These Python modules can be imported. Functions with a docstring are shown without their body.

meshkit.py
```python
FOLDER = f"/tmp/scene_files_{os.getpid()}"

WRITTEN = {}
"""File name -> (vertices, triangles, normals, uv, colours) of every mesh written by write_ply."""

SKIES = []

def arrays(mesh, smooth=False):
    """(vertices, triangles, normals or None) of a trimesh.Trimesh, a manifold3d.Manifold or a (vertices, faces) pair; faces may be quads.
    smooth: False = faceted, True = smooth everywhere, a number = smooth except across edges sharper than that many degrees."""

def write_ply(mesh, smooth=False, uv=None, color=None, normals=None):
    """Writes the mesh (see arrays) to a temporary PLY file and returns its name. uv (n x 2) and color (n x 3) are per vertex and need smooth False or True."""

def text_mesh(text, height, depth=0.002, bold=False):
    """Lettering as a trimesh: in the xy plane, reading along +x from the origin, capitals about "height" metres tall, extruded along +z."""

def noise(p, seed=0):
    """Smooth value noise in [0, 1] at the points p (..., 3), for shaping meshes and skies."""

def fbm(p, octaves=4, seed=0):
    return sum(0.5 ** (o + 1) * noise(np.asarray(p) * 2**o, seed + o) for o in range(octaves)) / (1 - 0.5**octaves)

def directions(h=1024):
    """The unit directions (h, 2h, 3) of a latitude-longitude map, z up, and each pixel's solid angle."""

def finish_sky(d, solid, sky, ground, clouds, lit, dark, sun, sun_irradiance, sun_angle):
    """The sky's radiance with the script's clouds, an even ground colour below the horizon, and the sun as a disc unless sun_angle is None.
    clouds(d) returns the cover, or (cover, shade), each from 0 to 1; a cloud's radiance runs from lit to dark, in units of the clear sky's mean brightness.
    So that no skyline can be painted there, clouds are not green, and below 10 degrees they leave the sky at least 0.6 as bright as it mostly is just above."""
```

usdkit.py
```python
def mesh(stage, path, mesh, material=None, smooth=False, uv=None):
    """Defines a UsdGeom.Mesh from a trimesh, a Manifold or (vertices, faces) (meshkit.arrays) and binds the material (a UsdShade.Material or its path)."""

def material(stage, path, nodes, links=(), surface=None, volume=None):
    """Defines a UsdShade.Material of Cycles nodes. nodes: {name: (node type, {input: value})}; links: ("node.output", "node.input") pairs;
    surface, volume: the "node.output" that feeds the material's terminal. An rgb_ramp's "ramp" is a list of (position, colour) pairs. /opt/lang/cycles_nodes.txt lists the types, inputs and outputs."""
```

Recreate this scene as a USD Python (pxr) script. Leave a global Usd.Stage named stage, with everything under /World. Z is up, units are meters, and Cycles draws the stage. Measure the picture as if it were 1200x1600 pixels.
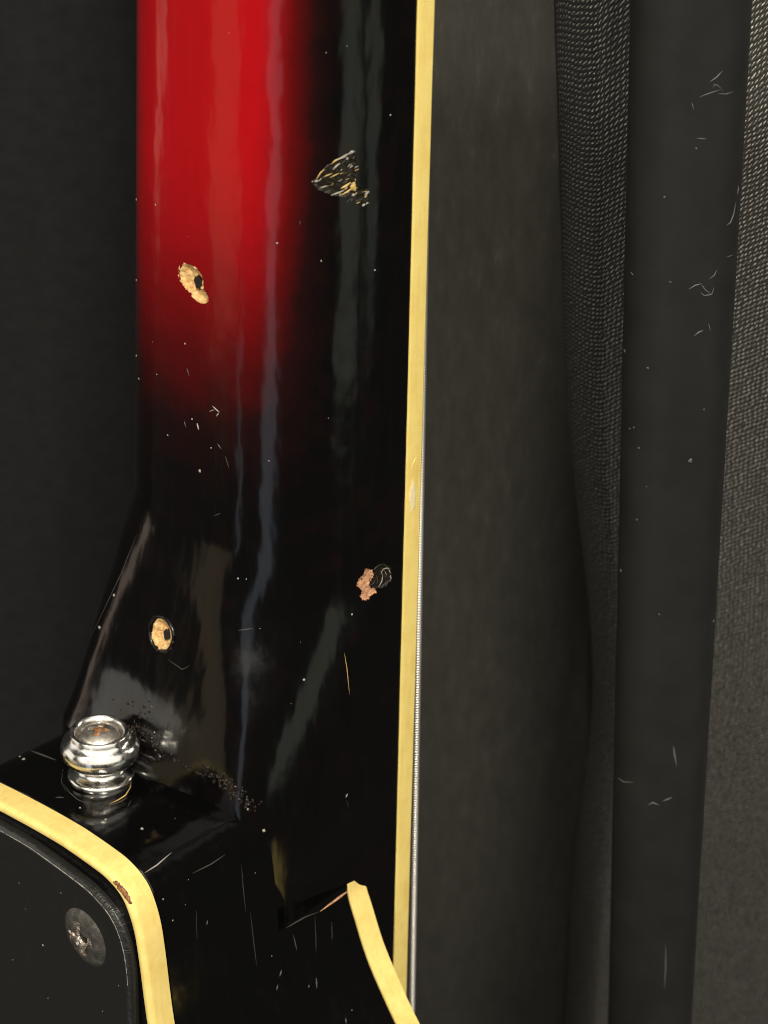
import math, random
import numpy as np, trimesh, usdkit, meshkit
import manifold3d as m3
import shapely.geometry as sg
from pxr import Usd, UsdGeom, UsdLux, UsdShade, Gf, Sdf, Vt

stage = Usd.Stage.CreateInMemory()
UsdGeom.SetStageUpAxis(stage, UsdGeom.Tokens.z)
UsdGeom.SetStageMetersPerUnit(stage, 1.0)
UsdGeom.Xform.Define(stage, '/World')
UsdGeom.Scope.Define(stage, '/World/Looks')
rng = np.random.default_rng(7)
random.seed(7)

# ------------------------------------------------------------------ camera
DIST, PITCH = 0.5, math.radians(29)
FWD = np.array([0, math.cos(PITCH), -math.sin(PITCH)])
RIGHT = np.array([1.0, 0, 0])
UP = np.cross(RIGHT, FWD)
EYE = -DIST * FWD
cam = UsdGeom.Camera.Define(stage, '/World/camera')
cm = np.eye(4)
cm[0, :3], cm[1, :3], cm[2, :3], cm[3, :3] = RIGHT, UP, -FWD, EYE
cam.AddTransformOp().Set(Gf.Matrix4d(*cm.ravel().tolist()))
cam.CreateHorizontalApertureAttr(36.0)
cam.CreateVerticalApertureAttr(48.0)
cam.CreateFocalLengthAttr(120.0)
cam.CreateFStopAttr(120.0 / 3.3)
cam.CreateFocusDistanceAttr(0.493)
cam.CreateClippingRangeAttr(Gf.Vec2f(0.02, 50.0))
cam.CreateExposureAttr(0.45)


def ray(px, py):
    return FWD + RIGHT * (px - 600) * .00025 + UP * (800 - py) * .00025


# the guitar's own axes: X = across the neck towards the near side, Y = from its back to its front, Z = along the neck
NZ = -ray(450, 8016)
NZ /= np.linalg.norm(NZ)
FY = np.array([math.cos(math.radians(45)), math.sin(math.radians(45)), 0])
FY -= NZ * FY.dot(NZ)
FY /= np.linalg.norm(FY)
SX = np.cross(FY, NZ)
ORG = EYE + ray(632, 800) * DIST
AX = np.array([SX, FY, NZ])          # rows
BASE = np.array([-28.0, -39.0, -480.0])   # foot of the guitar in its own axes, mm


# ------------------------------------------------------------------ materials
def mat(name, nodes, links=(), surface='p.BSDF'):
    return usdkit.material(stage, '/World/Looks/' + name, nodes, links, surface=surface)


def simple(name, col, rough=.5, **kw):
    return mat(name, {'p': ('principled_bsdf', {'base_color': col, 'roughness': rough, **kw})})


OBJ = ('texture_coordinate', {})
# black lacquer: deep gloss, faintly wavy, hazed by fine polish marks
LACQ_NODES = {
    'tc': OBJ,
    'mz': ('mapping', {'scale': (1.0, 1.0, .45)}),
    'n1': ('noise_texture', {'scale': 75.0, 'detail': 3.0}),
    'n2': ('noise_texture', {'scale': 900.0, 'detail': 2.0}),
    'ms': ('mapping', {'scale': (1.0, 1.0, .06)}),
    'n3': ('noise_texture', {'scale': 420.0, 'detail': 4.0, 'roughness': .7}),
    'rr': ('rgb_ramp', {'ramp': [(.35, (.11,) * 3), (.62, (.16,) * 3), (.8, (.26,) * 3)]}),
    'b1': ('bump', {'strength': .45, 'distance': .0012}),
    'b2': ('bump', {'strength': .05, 'distance': .00012}),
    'p': ('principled_bsdf', {'base_color': (.0018, .0018, .0019), 'ior': 1.5}),
}
LACQ_LINKS = [('tc.object', 'mz.vector'), ('mz.vector', 'n1.vector'), ('tc.object', 'n2.vector'), ('tc.object', 'ms.vector'), ('ms.vector', 'n3.vector'),
              ('n3.fac', 'rr.fac'), ('rr.color', 'p.roughness'), ('n1.fac', 'b1.height'), ('b1.normal', 'b2.normal'), ('n2.fac', 'b2.height'), ('b2.normal', 'p.normal')]
M_BLACK = mat('black_lacquer', LACQ_NODES, LACQ_LINKS)
nn = dict(LACQ_NODES)
nn['at'] = ('attribute', {'attribute': 'burst'})
nn['nb'] = ('noise_texture', {'scale': 160.0, 'detail': 3.0})
nn['nf'] = ('noise_texture', {'scale': 2600.0, 'detail': 2.0})
nn['nx'] = ('math', {'math_type': 'multiply_add', 'value2': .55})
nn['ad'] = ('math', {'math_type': 'multiply_add', 'value2': .17, 'value3': -.13})
nn['su'] = ('math', {'math_type': 'add', 'use_clamp': True})
nn['rp'] = ('rgb_ramp', {'ramp': [(0, (.0018, .0018, .0019)), (.18, (.012, .0028, .0028)), (.45, (.085, .0025, .003)), (.75, (.23, .003, .005)), (1, (.385, .004, .007))]})
M_NECK = mat('sunburst_lacquer', nn, LACQ_LINKS + [('tc.object', 'nb.vector'), ('tc.object', 'nf.vector'), ('nf.fac', 'nx.value1'), ('nb.fac', 'nx.value3'), ('nx.value', 'ad.value1'), ('at.fac', 'su.value1'), ('ad.value', 'su.value2'), ('su.value', 'rp.fac'), ('rp.color', 'p.base_color')])


def cream(name, c1, c2):
    return mat(name, {
        'tc': OBJ, 'n': ('noise_texture', {'scale': 230.0, 'detail': 5.0, 'roughness': .65}),
        'm': ('mapping', {'scale': (1, 1, .12)}), 'n2': ('noise_texture', {'scale': 900.0, 'detail': 3.0}),
        'r': ('rgb_ramp', {'ramp': [(.3, c2), (.55, c1), (.75, tuple(min(1, x * 1.05) for x in c1))]}),
        'r2': ('rgb_ramp', {'ramp': [(.3, (.86, .82, .72)), (.5, (1, 1, 1))]}),
        'mx': ('mix_color', {'blend_type': 'multiply', 'fac': .55}),
        'b': ('bump', {'strength': .25, 'distance': .0002}),
        'p': ('principled_bsdf', {'roughness': .34, 'subsurface_weight': .0})},
        [('tc.object', 'n.vector'), ('tc.object', 'm.vector'), ('m.vector', 'n2.vector'), ('n.fac', 'r.fac'), ('n2.fac', 'r2.fac'),
         ('r.color', 'mx.a'), ('r2.color', 'mx.b'), ('mx.result', 'p.base_color'), ('n.fac', 'b.height'), ('b.normal', 'p.normal')])


M_CREAM = cream('aged_cream_binding', (.93, .73, .25), (.85, .62, .18))
M_CREAM2 = cream('aged_fret_binding', (.97, .77, .25), (.92, .69, .20))
M_PALE = simple('fresh_cream_chip', (.92, .80, .45), .4)
M_PLATE = mat('black_plastic_plate', {
    'tc': OBJ, 'n': ('noise_texture', {'scale': 300.0, 'detail': 4.0}), 'r': ('rgb_ramp', {'ramp': [(.3, (.20,) * 3), (.7, (.32,) * 3)]}),
    'b': ('bump', {'strength': .05, 'distance': .0001}), 'n2': ('noise_texture', {'scale': 4000.0}),
    'p': ('principled_bsdf', {'base_color': (.015, .0148, .0135)})},
    [('tc.object', 'n.vector'), ('n.fac', 'r.fac'), ('r.color', 'p.roughness'), ('tc.object', 'n2.vector'), ('n2.fac', 'b.height'), ('b.normal', 'p.normal')])
M_CHROME = mat('worn_chrome', {
    'tc': OBJ, 'n': ('noise_texture', {'scale': 420.0, 'detail': 5.0, 'roughness': .7}),
    'rr': ('rgb_ramp', {'ramp': [(.35, (.11,) * 3), (.55, (.22,) * 3), (.75, (.42,) * 3)]}),
    'rc': ('rgb_ramp', {'ramp': [(.25, (.45, .36, .22)), (.42, (.78, .76, .72)), (.7, (.84, .83, .81))]}),
    'b': ('bump', {'strength': .15, 'distance': .0002}),
    'p': ('principled_bsdf', {'metallic': 1.0})},
    [('tc.object', 'n.vector'), ('n.fac', 'rr.fac'), ('rr.color', 'p.roughness'), ('n.fac', 'rc.fac'), ('rc.color', 'p.base_color'), ('n.fac', 'b.height'), ('b.normal', 'p.normal')])
M_DULL = mat('dull_nickel', {'tc': OBJ, 'n': ('noise_texture', {'scale': 700.0, 'detail': 4.0}), 'rc': ('rgb_ramp', {'ramp': [(.3, (.55, .48, .36)), (.6, (.86, .83, .77))]}), 'b': ('bump', {'strength': .35, 'distance': .0003}),
    'p': ('principled_bsdf', {'metallic': 1.0, 'roughness': .42})}, [('tc.object', 'n.vector'), ('n.fac', 'rc.fac'), ('rc.color', 'p.base_color'), ('n.fac', 'b.height'), ('b.normal', 'p.normal')])
M_RUST = mat('rusty_recess', {
    'tc': OBJ, 'n': ('noise_texture', {'scale': 1500.0, 'detail': 4.0}), 'rc': ('rgb_ramp', {'ramp': [(.3, (.09, .03, .012)), (.55, (.34, .15, .06)), (.75, (.6, .42, .25))]}),
    'b': ('bump', {'strength': .8, 'distance': .0004}), 'p': ('principled_bsdf', {'metallic': .4, 'roughness': .5})},
    [('tc.object', 'n.vector'), ('n.fac', 'rc.fac'), ('rc.color', 'p.base_color'), ('n.fac', 'b.height'), ('b.normal', 'p.normal')])
M_BARE = mat('bare_worn_metal', {
    'tc': OBJ, 'n': ('noise_texture', {'scale': 1700.0, 'detail': 4.0}), 'rc': ('rgb_ramp', {'ramp': [(.3, (.16, .10, .07)), (.5, (.5, .42, .36)), (.7, (.85, .8, .74))]}),
    'b': ('bump', {'strength': .9, 'distance': .0004}), 'p': ('principled_bsdf', {'metallic': .8, 'roughness': .35})},
    [('tc.object', 'n.vector'), ('n.fac', 'rc.fac'), ('rc.color', 'p.base_color'), ('n.fac', 'b.height'), ('b.normal', 'p.normal')])
M_SCREW = mat('black_oxide_screw', {
    'tc': OBJ, 'n': ('noise_texture', {'scale': 500.0, 'detail': 5.0, 'roughness': .7}), 'rc': ('rgb_ramp', {'ramp': [(.3, (.06, .058, .052)), (.55, (.15, .145, .13)), (.72, (.30, .28, .25))]}),
    'b': ('bump', {'strength': .3, 'distance': .0003}), 'p': ('principled_bsdf', {'metallic': .7, 'roughness': .42})},
    [('tc.object', 'n.vector'), ('n.fac', 'rc.fac'), ('rc.color', 'p.base_color'), ('n.fac', 'b.height'), ('b.normal', 'p.normal')])
M_STRING = simple('nickel_wound_string', (.95, .92, .88), .42, metallic=1.0)
M_WOOD = mat('bare_maple', {
    'tc': OBJ, 'n': ('noise_texture', {'scale': 1100.0, 'detail': 5.0, 'roughness': .7}), 'rc': ('rgb_ramp', {'ramp': [(.28, (.26, .12, .03)), (.45, (.66, .40, .14)), (.7, (.88, .64, .32))]}),
    'b': ('bump', {'strength': .9, 'distance': .0005}), 'p': ('principled_bsdf', {'roughness': .6})},
    [('tc.object', 'n.vector'), ('n.fac', 'rc.fac'), ('rc.color', 'p.base_color'), ('n.fac', 'b.height'), ('b.normal', 'p.normal')])
M_PINK = mat('bare_mahogany', {
    'tc': OBJ, 'n': ('noise_texture', {'scale': 1100.0, 'detail': 5.0, 'roughness': .7}), 'rc': ('rgb_ramp', {'ramp': [(.28, (.30, .13, .06)), (.5, (.62, .32, .17)), (.7, (.78, .48, .28))]}),
    'b': ('bump', {'strength': .9, 'distance': .0005}), 'p': ('principled_bsdf', {'roughness': .55})},
    [('tc.object', 'n.vector'), ('n.fac', 'rc.fac'), ('rc.color', 'p.base_color'), ('n.fac', 'b.height'), ('b.normal', 'p.normal')])
M_HOLE_SHADE = simple('painted_hole_shade', (.008, .004, .002), .9)
M_FRETWOOD = simple('dark_fretboard_wood', (.012, .008, .006), .5)
M_SCRATCH_GLINT = simple('pale_scratch_and_glint', (.32, .30, .26), .45)
M_FAINT = simple('faint_scratch_and_reflection', (.055, .052, .045), .4)
M_DUST = simple('dust_speck', (.34, .32, .28), .6)
M_CRUMB = mat('glue_crumbs', {
    'g': ('geometry', {}), 'rc': ('rgb_ramp', {'ramp': [(0, (.012, .007, .004)), (.35, (.06, .028, .010)), (.6, (.42, .21, .07)), (1, (.95, .70, .40))]}),
    'p': ('principled_bsdf', {'roughness': .22, 'specular_ior_level': .45})}, [('g.random_per_island', 'rc.fac'), ('rc.color', 'p.base_color')])
M_CHIPPED = simple('chipped_lacquer', (.014, .011, .007), .2)
M_GILT = simple('exposed_golden_sealer', (.55, .38, .13), .3)
M_SCUFF_GLOSS = simple('pale_scuff_and_gloss', (.095, .095, .09), .6)

# twill cloth: diagonal ribs of short floats, in millimetres of cloth
M_CLOTH = mat('black_twill_cloth', {
    'uv': ('texture_coordinate', {}),
    'jn': ('noise_texture', {'scale': .7, 'detail': 3.0}),
    'jm': ('mix_vector', {'fac': .22}),
    'm1': ('mapping', {'rotation': (0, 0, math.radians(31))}),
    'w1': ('wave_texture', {'wave_type': 'bands', 'bands_direction': 'x', 'scale': .66, 'distortion': 3.0, 'detail': 1.0, 'detail_scale': 1.0}),
    'm2': ('mapping', {'rotation': (0, 0, math.radians(-28))}),
    'w2': ('wave_texture', {'wave_type': 'bands', 'bands_direction': 'y', 'scale': .36, 'distortion': 3.0, 'detail': 1.0, 'detail_scale': 1.0}),
    'mu': ('math', {'math_type': 'multiply'}),
    'ng': ('noise_texture', {'scale': 1.9, 'detail': 3.0, 'roughness': .75}),
    'nm': ('map_range', {'from_min': .34, 'from_max': .66, 'to_min': .12, 'to_max': 1.0, 'clamp': True}),
    'ml': ('math', {'math_type': 'multiply'}),
    'nl': ('noise_texture', {'scale': .06, 'detail': 3.0}),
    'rc': ('rgb_ramp', {'ramp': [(0, (.024, .0235, .021)), (.12, (.042, .0405, .036)), (.32, (.12, .115, .102)), (.62, (.70, .66, .60))]}),  # pale stops paint the glints of the threads into the colour
    'b': ('bump', {'strength': .8, 'distance': .0003}),
    'p': ('principled_bsdf', {'roughness': .55, 'specular_ior_level': .35, 'sheen_weight': .05})},
    [('uv.UV', 'jn.vector'), ('uv.UV', 'jm.a'), ('jn.color', 'jm.b'), ('jm.result', 'm1.vector'), ('m1.vector', 'w1.vector'), ('jm.result', 'm2.vector'), ('m2.vector', 'w2.vector'),
     ('w1.fac', 'mu.value1'), ('w2.fac', 'mu.value2'), ('uv.UV', 'ng.vector'), ('mu.value', 'ml.value1'), ('ng.fac', 'nm.value'), ('nm.result', 'ml.value2'),
     ('ml.value', 'rc.fac'), ('rc.color', 'p.base_color'), ('mu.value', 'b.height'), ('b.normal', 'p.normal')])
M_FELT = mat('smooth_black_cloth', {
    'uv': ('texture_coordinate', {}), 'm': ('mapping', {'scale': (1, .25, 1), 'rotation': (0, 0, .2)}),
    'n': ('noise_texture', {'scale': .35, 'detail': 6.0, 'roughness': .7}), 'n2': ('noise_texture', {'scale': 5.0, 'detail': 3.0}),
    'rc': ('rgb_ramp', {'ramp': [(.3, (.045, .0435, .038)), (.6, (.062, .0595, .052)), (.78, (.105, .10, .087))]}), 'b': ('bump', {'strength': .5, 'distance': .0003}),
    'p': ('principled_bsdf', {'roughness': .8, 'specular_ior_level': .2})},
    [('uv.UV', 'm.vector'), ('m.vector', 'n.vector'), ('n.fac', 'rc.fac'), ('rc.color', 'p.base_color'), ('uv.UV', 'n2.vector'), ('n2.fac', 'b.height'), ('b.normal', 'p.normal')])
M_FELT2 = mat('cool_black_cloth', {
    'uv': ('texture_coordinate', {}), 'n': ('noise_texture', {'scale': .2, 'detail': 5.0, 'roughness': .7}),
    'rc': ('rgb_ramp', {'ramp': [(.3, (.017, .0172, .0178)), (.7, (.025, .0252, .0262))]}), 'p': ('principled_bsdf', {'roughness': .8, 'specular_ior_level': .2})},
    [('uv.UV', 'n.vector'), ('n.fac', 'rc.fac'), ('rc.color', 'p.base_color')])
M_POST = mat('matte_black_vinyl', {
    'tc': OBJ, 'n': ('noise_texture', {'scale': 120.0, 'detail': 4.0}), 'n2': ('noise_texture', {'scale': 3000.0, 'detail': 2.0}),
    'rc': ('rgb_ramp', {'ramp': [(.3, (.0115, .012, .0118)), (.7, (.0165, .0167, .016))]}), 'b': ('bump', {'strength': .12, 'distance': .0002}),
    'p': ('principled_bsdf', {'roughness': .5, 'specular_ior_level': .4})},
    [('tc.object', 'n.vector'), ('n.fac', 'rc.fac'), ('rc.color', 'p.base_color'), ('tc.object', 'n2.vector'), ('n2.fac', 'b.height'), ('b.normal', 'p.normal')])

# ------------------------------------------------------------------ light
usdkit.material(stage, '/World/Looks/room_dark', {'b': ('background_shader', {'color': (1.0, .93, .82), 'strength': .035})}, surface='b.background')
dome = UsdLux.DomeLight.Define(stage, '/World/room_ambient')  # dim even ambient light of the room, no open sky
UsdShade.MaterialBindingAPI.Apply(dome.GetPrim()).Bind(UsdShade.Material.Get(stage, '/World/Looks/room_dark'))
dome.GetPrim().SetCustomDataByKey('kind', 'structure')


def rect_light(name, pos, target, w, h, color, power):
    l = UsdLux.RectLight.Define(stage, '/World/' + name)
    pos, target = np.array(pos, float), np.array(target, float)
    z = pos - target
    z /= np.linalg.norm(z)
    up = np.array([0, 0, 1.0]) if abs(z[2]) < .97 else np.array([0, 1.0, 0])
    x = np.cross(up, z)
    x /= np.linalg.norm(x)
    y = np.cross(z, x)
    m = np.eye(4)
    m[0, :3], m[1, :3], m[2, :3], m[3, :3] = x, y, z, pos
    l.AddTransformOp().Set(Gf.Matrix4d(*m.ravel().tolist()))
    l.CreateWidthAttr(w)
    l.CreateHeightAttr(h)
    l.CreateColorAttr(Gf.Vec3f(*color))
    l.CreateIntensityAttr(power)
    return l


rect_light('lamp_main', (.16, -1.24, 1.30), (0, 0, 0), .26, .20, (1, .92, .78), 125)
rect_light('lamp_side', (-.95, -1.1, 1.15), (0, 0, 0), .18, .18, (1, .90, .74), 50)


def room_light(name, az0, az1, el0, el1, dist, color, radiance, roll=0):
    """An added soft panel standing in for bright parts of the room behind the photographer, seen from the guitar between two bearings and two heights (degrees)."""
    az, el = math.radians((az0 + az1) / 2), math.radians((el0 + el1) / 2)
    d = np.array([math.sin(az) * math.cos(el), math.cos(az) * math.cos(el), math.sin(el)])
    w = 2 * dist * math.cos(el) * math.tan(math.radians(abs(az1 - az0)) / 2)
    h = 2 * dist * math.tan(math.radians(el1 - el0) / 2)
    l = rect_light(name, d * dist, (0, 0, 0), w, h, color, radiance)
    if roll:
        UsdGeom.Xformable(l).AddRotateZOp().Set(roll)


room_light('ceiling_glow', 112, 238, 8, 62, 2.2, (1, .94, .84), .95)
rect_light('ceiling_above', (.1, -.1, 2.0), (0, 0, 0), 1.7, 1.5, (1, .94, .84), .9)
room_light('streak_panel_right', 121, 138, -26, -4, 2.0, (.92, 1, .78), .36)  # unseen panels added so they reflect as bands in the lacquer
room_light('streak_panel_far_right', 107, 115, -24, -4, 2.0, (.92, 1, .80), .32)
room_light('streak_panel_cool', 200, 211, -42, 8, 2.0, (.78, .88, 1), .52)  # added panel, reflected as the cool band down the neck
room_light('streak_panel_thin', 234, 238, -44, -21, 2.0, (.85, .9, 1), .42)  # added panel, reflected as the thin streak beside that band
room_light('streak_panel_left', 240, 262, -21, 2, 2.0, (1, .76, .46), .28)
room_light('taper_panel_left', 285, 306, -16.6, 0, 2.0, (1, .74, .58), .62)  # stepped panels added so the reflected streak tapers to a point
room_light('taper_panel_low', 289, 302, -18.2, -16.6, 2.0, (1, .74, .58), .6)
room_light('taper_panel_foot', 293, 300, -19.8, -18.2, 2.0, (1, .74, .58), .55)
room_light('glow_panel_left', 255, 305, -4, 26, 2.0, (1, .95, .85), .85)  # added panel, reflected as the grey patch low on the heel

# ------------------------------------------------------------------ helpers for things and parts
names = {}


def numbered(parent, name):
    k = names.get((parent, name), 0)
    names[(parent, name)] = k + 1
    return f'{parent}/{name}' + (f'_{k:03d}' if k else '')


def thing(name, label, cat, origin=None):
    x = UsdGeom.Xform.Define(stage, numbered('/World', name))
    if origin is not None:
        x.AddTransformOp().Set(origin)
    p = x.GetPrim()
    p.SetCustomDataByKey('label', label)
    p.SetCustomDataByKey('category', cat)
    return str(p.GetPath())


def part(parent, name, mesh, material, smooth=35, label=None, kind=None, uv=None):
    m = usdkit.mesh(stage, numbered(parent, name), mesh, material, smooth=smooth, uv=uv)
    if label:
        m.GetPrim().SetCustomDataByKey('label', label)
    if kind:
        m.GetPrim().SetCustomDataByKey('kind', kind)
    return m


def loc(v):
    """guitar millimetres -> metres from the guitar's foot"""
    return (np.asarray(v, float) - BASE) / 1000


def tm(v, f):
    return trimesh.Trimesh(loc(v), np.asarray(f), process=False)


def cam_local(px, py):
    """eye and viewing direction in guitar millimetres"""
    return AX @ (EYE - ORG) * 1000, AX @ ray(px, py)


def grid_faces(n, m, wrap=False):
    i, j = np.meshgrid(np.arange(n - 1), np.arange(m if wrap else m - 1), indexing='ij')
    a, b, c, d = i * m + j, i * m + (j + 1) % m, (i + 1) * m + (j + 1) % m, (i + 1) * m + j
    return np.vstack([np.stack([a, b, c], -1).reshape(-1, 3), np.stack([a, c, d], -1).reshape(-1, 3)])


def sm(x, a, b):
    t = np.clip((x - a) / (b - a), 0, 1)
    return t * t * (3 - 2 * t)


def tube(path, r, sides=8):
    path = np.asarray(path, float)
    r = np.broadcast_to(r, (len(path),))
    t = np.gradient(path, axis=0)
    t /= np.linalg.norm(t, axis=1, keepdims=True)
    ref = np.array([0, 0, 1.0]) if abs(t[0][2]) < .9 else np.array([1.0, 0, 0])
    a = np.cross(t, ref)
    a /= np.linalg.norm(a, axis=1, keepdims=True)
    b = np.cross(t, a)
    ang = np.linspace(0, 2 * np.pi, sides, endpoint=False)
    v = path[:, None] + r[:, None, None] * (np.cos(ang)[None, :, None] * a[:, None] + np.sin(ang)[None, :, None] * b[:, None])
    f = grid_faces(len(path), sides, True)
    v = np.vstack([v.reshape(-1, 3), path[:1], path[-1:]])
    n = len(path) * sides
    k = np.arange(sides)
    f = np.vstack([f, np.stack([np.full(sides, n), (k + 1) % sides, k], 1), np.stack([np.full(sides, n + 1), n - sides + k, n - sides + (k + 1) % sides], 1)])
    return v, f


def lathe(profile, sides=72):
    profile = np.array(profile, float)
    profile[profile[:, 0] < .01, 0] = 0
    ang = np.linspace(0, 2 * np.pi, sides, endpoint=False)
    v = np.stack([profile[:, None, 0] * np.cos(ang), profile[:, None, 0] * np.sin(ang), np.broadcast_to(profile[:, None, 1], (len(profile), sides))], -1)
    return v.reshape(-1, 3), grid_faces(len(profile), sides, True)


def spline(pts, n, closed=False):
    from scipy.interpolate import CubicSpline, PchipInterpolator
    p = np.asarray(pts, float)
    d = np.r_[0, np.cumsum(np.linalg.norm(np.diff(p, axis=0), axis=1))]
    return PchipInterpolator(d, p)(np.linspace(0, d[-1], n))


# ------------------------------------------------------------------ the guitar
gm = np.eye(4)
gm[:3, :3] = AX
gm[3, :3] = ORG + (BASE / 1000) @ AX
GUITAR = thing('electric_guitar', 'worn black and red sunburst electric guitar with cream binding, neck heel towards us', 'guitar', Gf.Matrix4d(*gm.ravel().tolist()))

# --- body: lofted between a back outline and a front outline (x across, z along)
FB, FF = -70.0, -8.0
back_near = [(-22, -55.0), (-18, -55.0), (-11, -55.2), (-6.5, -56.2), (-3.2, -58.2), (-1.0, -61.5), (.6, -66), (1.6, -72), (2.6, -80), (3.6, -87), (6, -97), (10, -106), (16, -114), (28, -124), (44, -129)]
front_near = [(-22, -55.0), (-18, -55.0), (-11, -55.2), (-7.5, -56.2), (-5.2, -58.2), (-4.0, -61.5), (-3.0, -66), (-2.2, -72), (-1.6, -80), (-1.0, -86), (1.5, -92), (4.7, -98.8), (9.5, -106), (16, -114.2), (30, -126)]
rest = [(64, -128), (88, -140), (100, -165), (104, -200), (98, -240), (100, -280), (122, -330), (136, -380), (128, -430), (96, -462), (40, -478), (-30, -480), (-100, -478), (-156, -462), (-188, -430), (-196, -380), (-182, -330), (-160, -280), (-158, -240), (-164, -200), (-160, -165), (-148, -140), (-124, -128)]
far = [(-104, -129), (-88, -124), (-76, -114), (-70, -106), (-66, -97), (-63.6, -87), (-62.6, -80), (-61.6, -72), (-60.6, -66), (-59.4, -62.4), (-57, -60), (-53, -58.6), (-48, -57.8), (-42.4, -57.0), (-30, -55.6)]
from scipy.interpolate import PchipInterpolator


def outline(near):
    p = np.array(near + rest + far + near[:1], float)
    u = np.arange(len(p), dtype=float)
    w = np.linspace(0, len(p) - 1, (len(p) - 1) * 8 + 1)[:-1]
    return PchipInterpolator(u, p)(w)


OB, OF = outline(back_near), outline(front_near)


def out_at(f):
    t = (f - FB) / (FF - FB)
    return OB * (1 - t) + OF * t


def inset(poly, d):
    """Moves each outline point inwards by d (mm)."""
    t = np.roll(poly, -1, 0) - np.roll(poly, 1, 0)
    t /= np.maximum(np.linalg.norm(t, axis=1, keepdims=True), 1e-9)
    nrm = np.stack([t[:, 1], -t[:, 0]], 1)
    if np.sum(poly[:, 0] * np.roll(poly[:, 1], -1) - poly[:, 1] * np.roll(poly[:, 0], -1)) > 0:
        nrm = -nrm
    return poly + nrm * d


def ring(f, d):
    o = inset(out_at(f), d)
    return np.stack([o[:, 0], np.full(len(o), f), o[:, 1]], 1)


def cap_faces(poly, base, last):
    """Triangles closing a loft made by grid_faces(wrap) at its first or last ring."""
    import mapbox_earcut as me
    t = me.triangulate_float64(poly.astype(np.float64), np.array([len(poly)], np.uint32)).reshape(-1, 3).astype(int)
    x, y = poly[:, 0], poly[:, 1]
    turn = np.sum(x * np.roll(y, -1) - y * np.roll(x, -1))
    a, b, c = poly[t[:, 0]], poly[t[:, 1]], poly[t[:, 2]]
    area = ((b - a)[:, 0] * (c - a)[:, 1] - (b - a)[:, 1] * (c - a)[:, 0]).sum()
    if (turn * area < 0) == last:
        t = t[:, ::-1]
    return t + base


def ring_loft(rings, caps=True):
    v = np.vstack(rings)
    m = len(rings[0])
    f = grid_faces(len(rings), m, True)
    if caps:
        f = np.vstack([f, cap_faces(rings[0][:, [0, 2]], 0, False), cap_faces(rings[-1][:, [0, 2]], (len(rings) - 1) * m, True)])
    t = trimesh.Trimesh(v, f, process=False)
    if t.volume < 0:
        f = f[:, ::-1]
    return v, f


RIM_D = .25      # lacquer lies a little below the binding
v, f = ring_loft([ring(-70.0, 1.75), ring(-69.6, 1.7), ring(-64.5, 1.7), ring(-64.4, RIM_D + .25), ring(-64.1, RIM_D)] + [ring(q, RIM_D) for q in np.linspace(-60, -16, 12)] + [ring(-13.4, RIM_D), ring(-13.2, 1.7), ring(-8.2, 1.7), ring(-8.0, 1.8)])
body_m = m3.Manifold(m3.Mesh(v.astype(np.float32), f.astype(np.uint32)))
body_ok = body_m.status() == m3.Error.NoError and body_m.volume() > 0
# the pocket that takes the heel of the neck
notch = m3.Manifold(m3.Mesh(*(lambda b: (np.asarray(b.vertices, np.float32), np.asarray(b.faces, np.uint32)))(trimesh.creation.box(bounds=[(-2.6, -34.0, -84.2), (30, 10, 0)]))))


def cut_notch(vf):
    mm = m3.Manifold(m3.Mesh(np.asarray(vf[0], np.float32), np.asarray(vf[1], np.uint32)))
    return mm - notch


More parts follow.
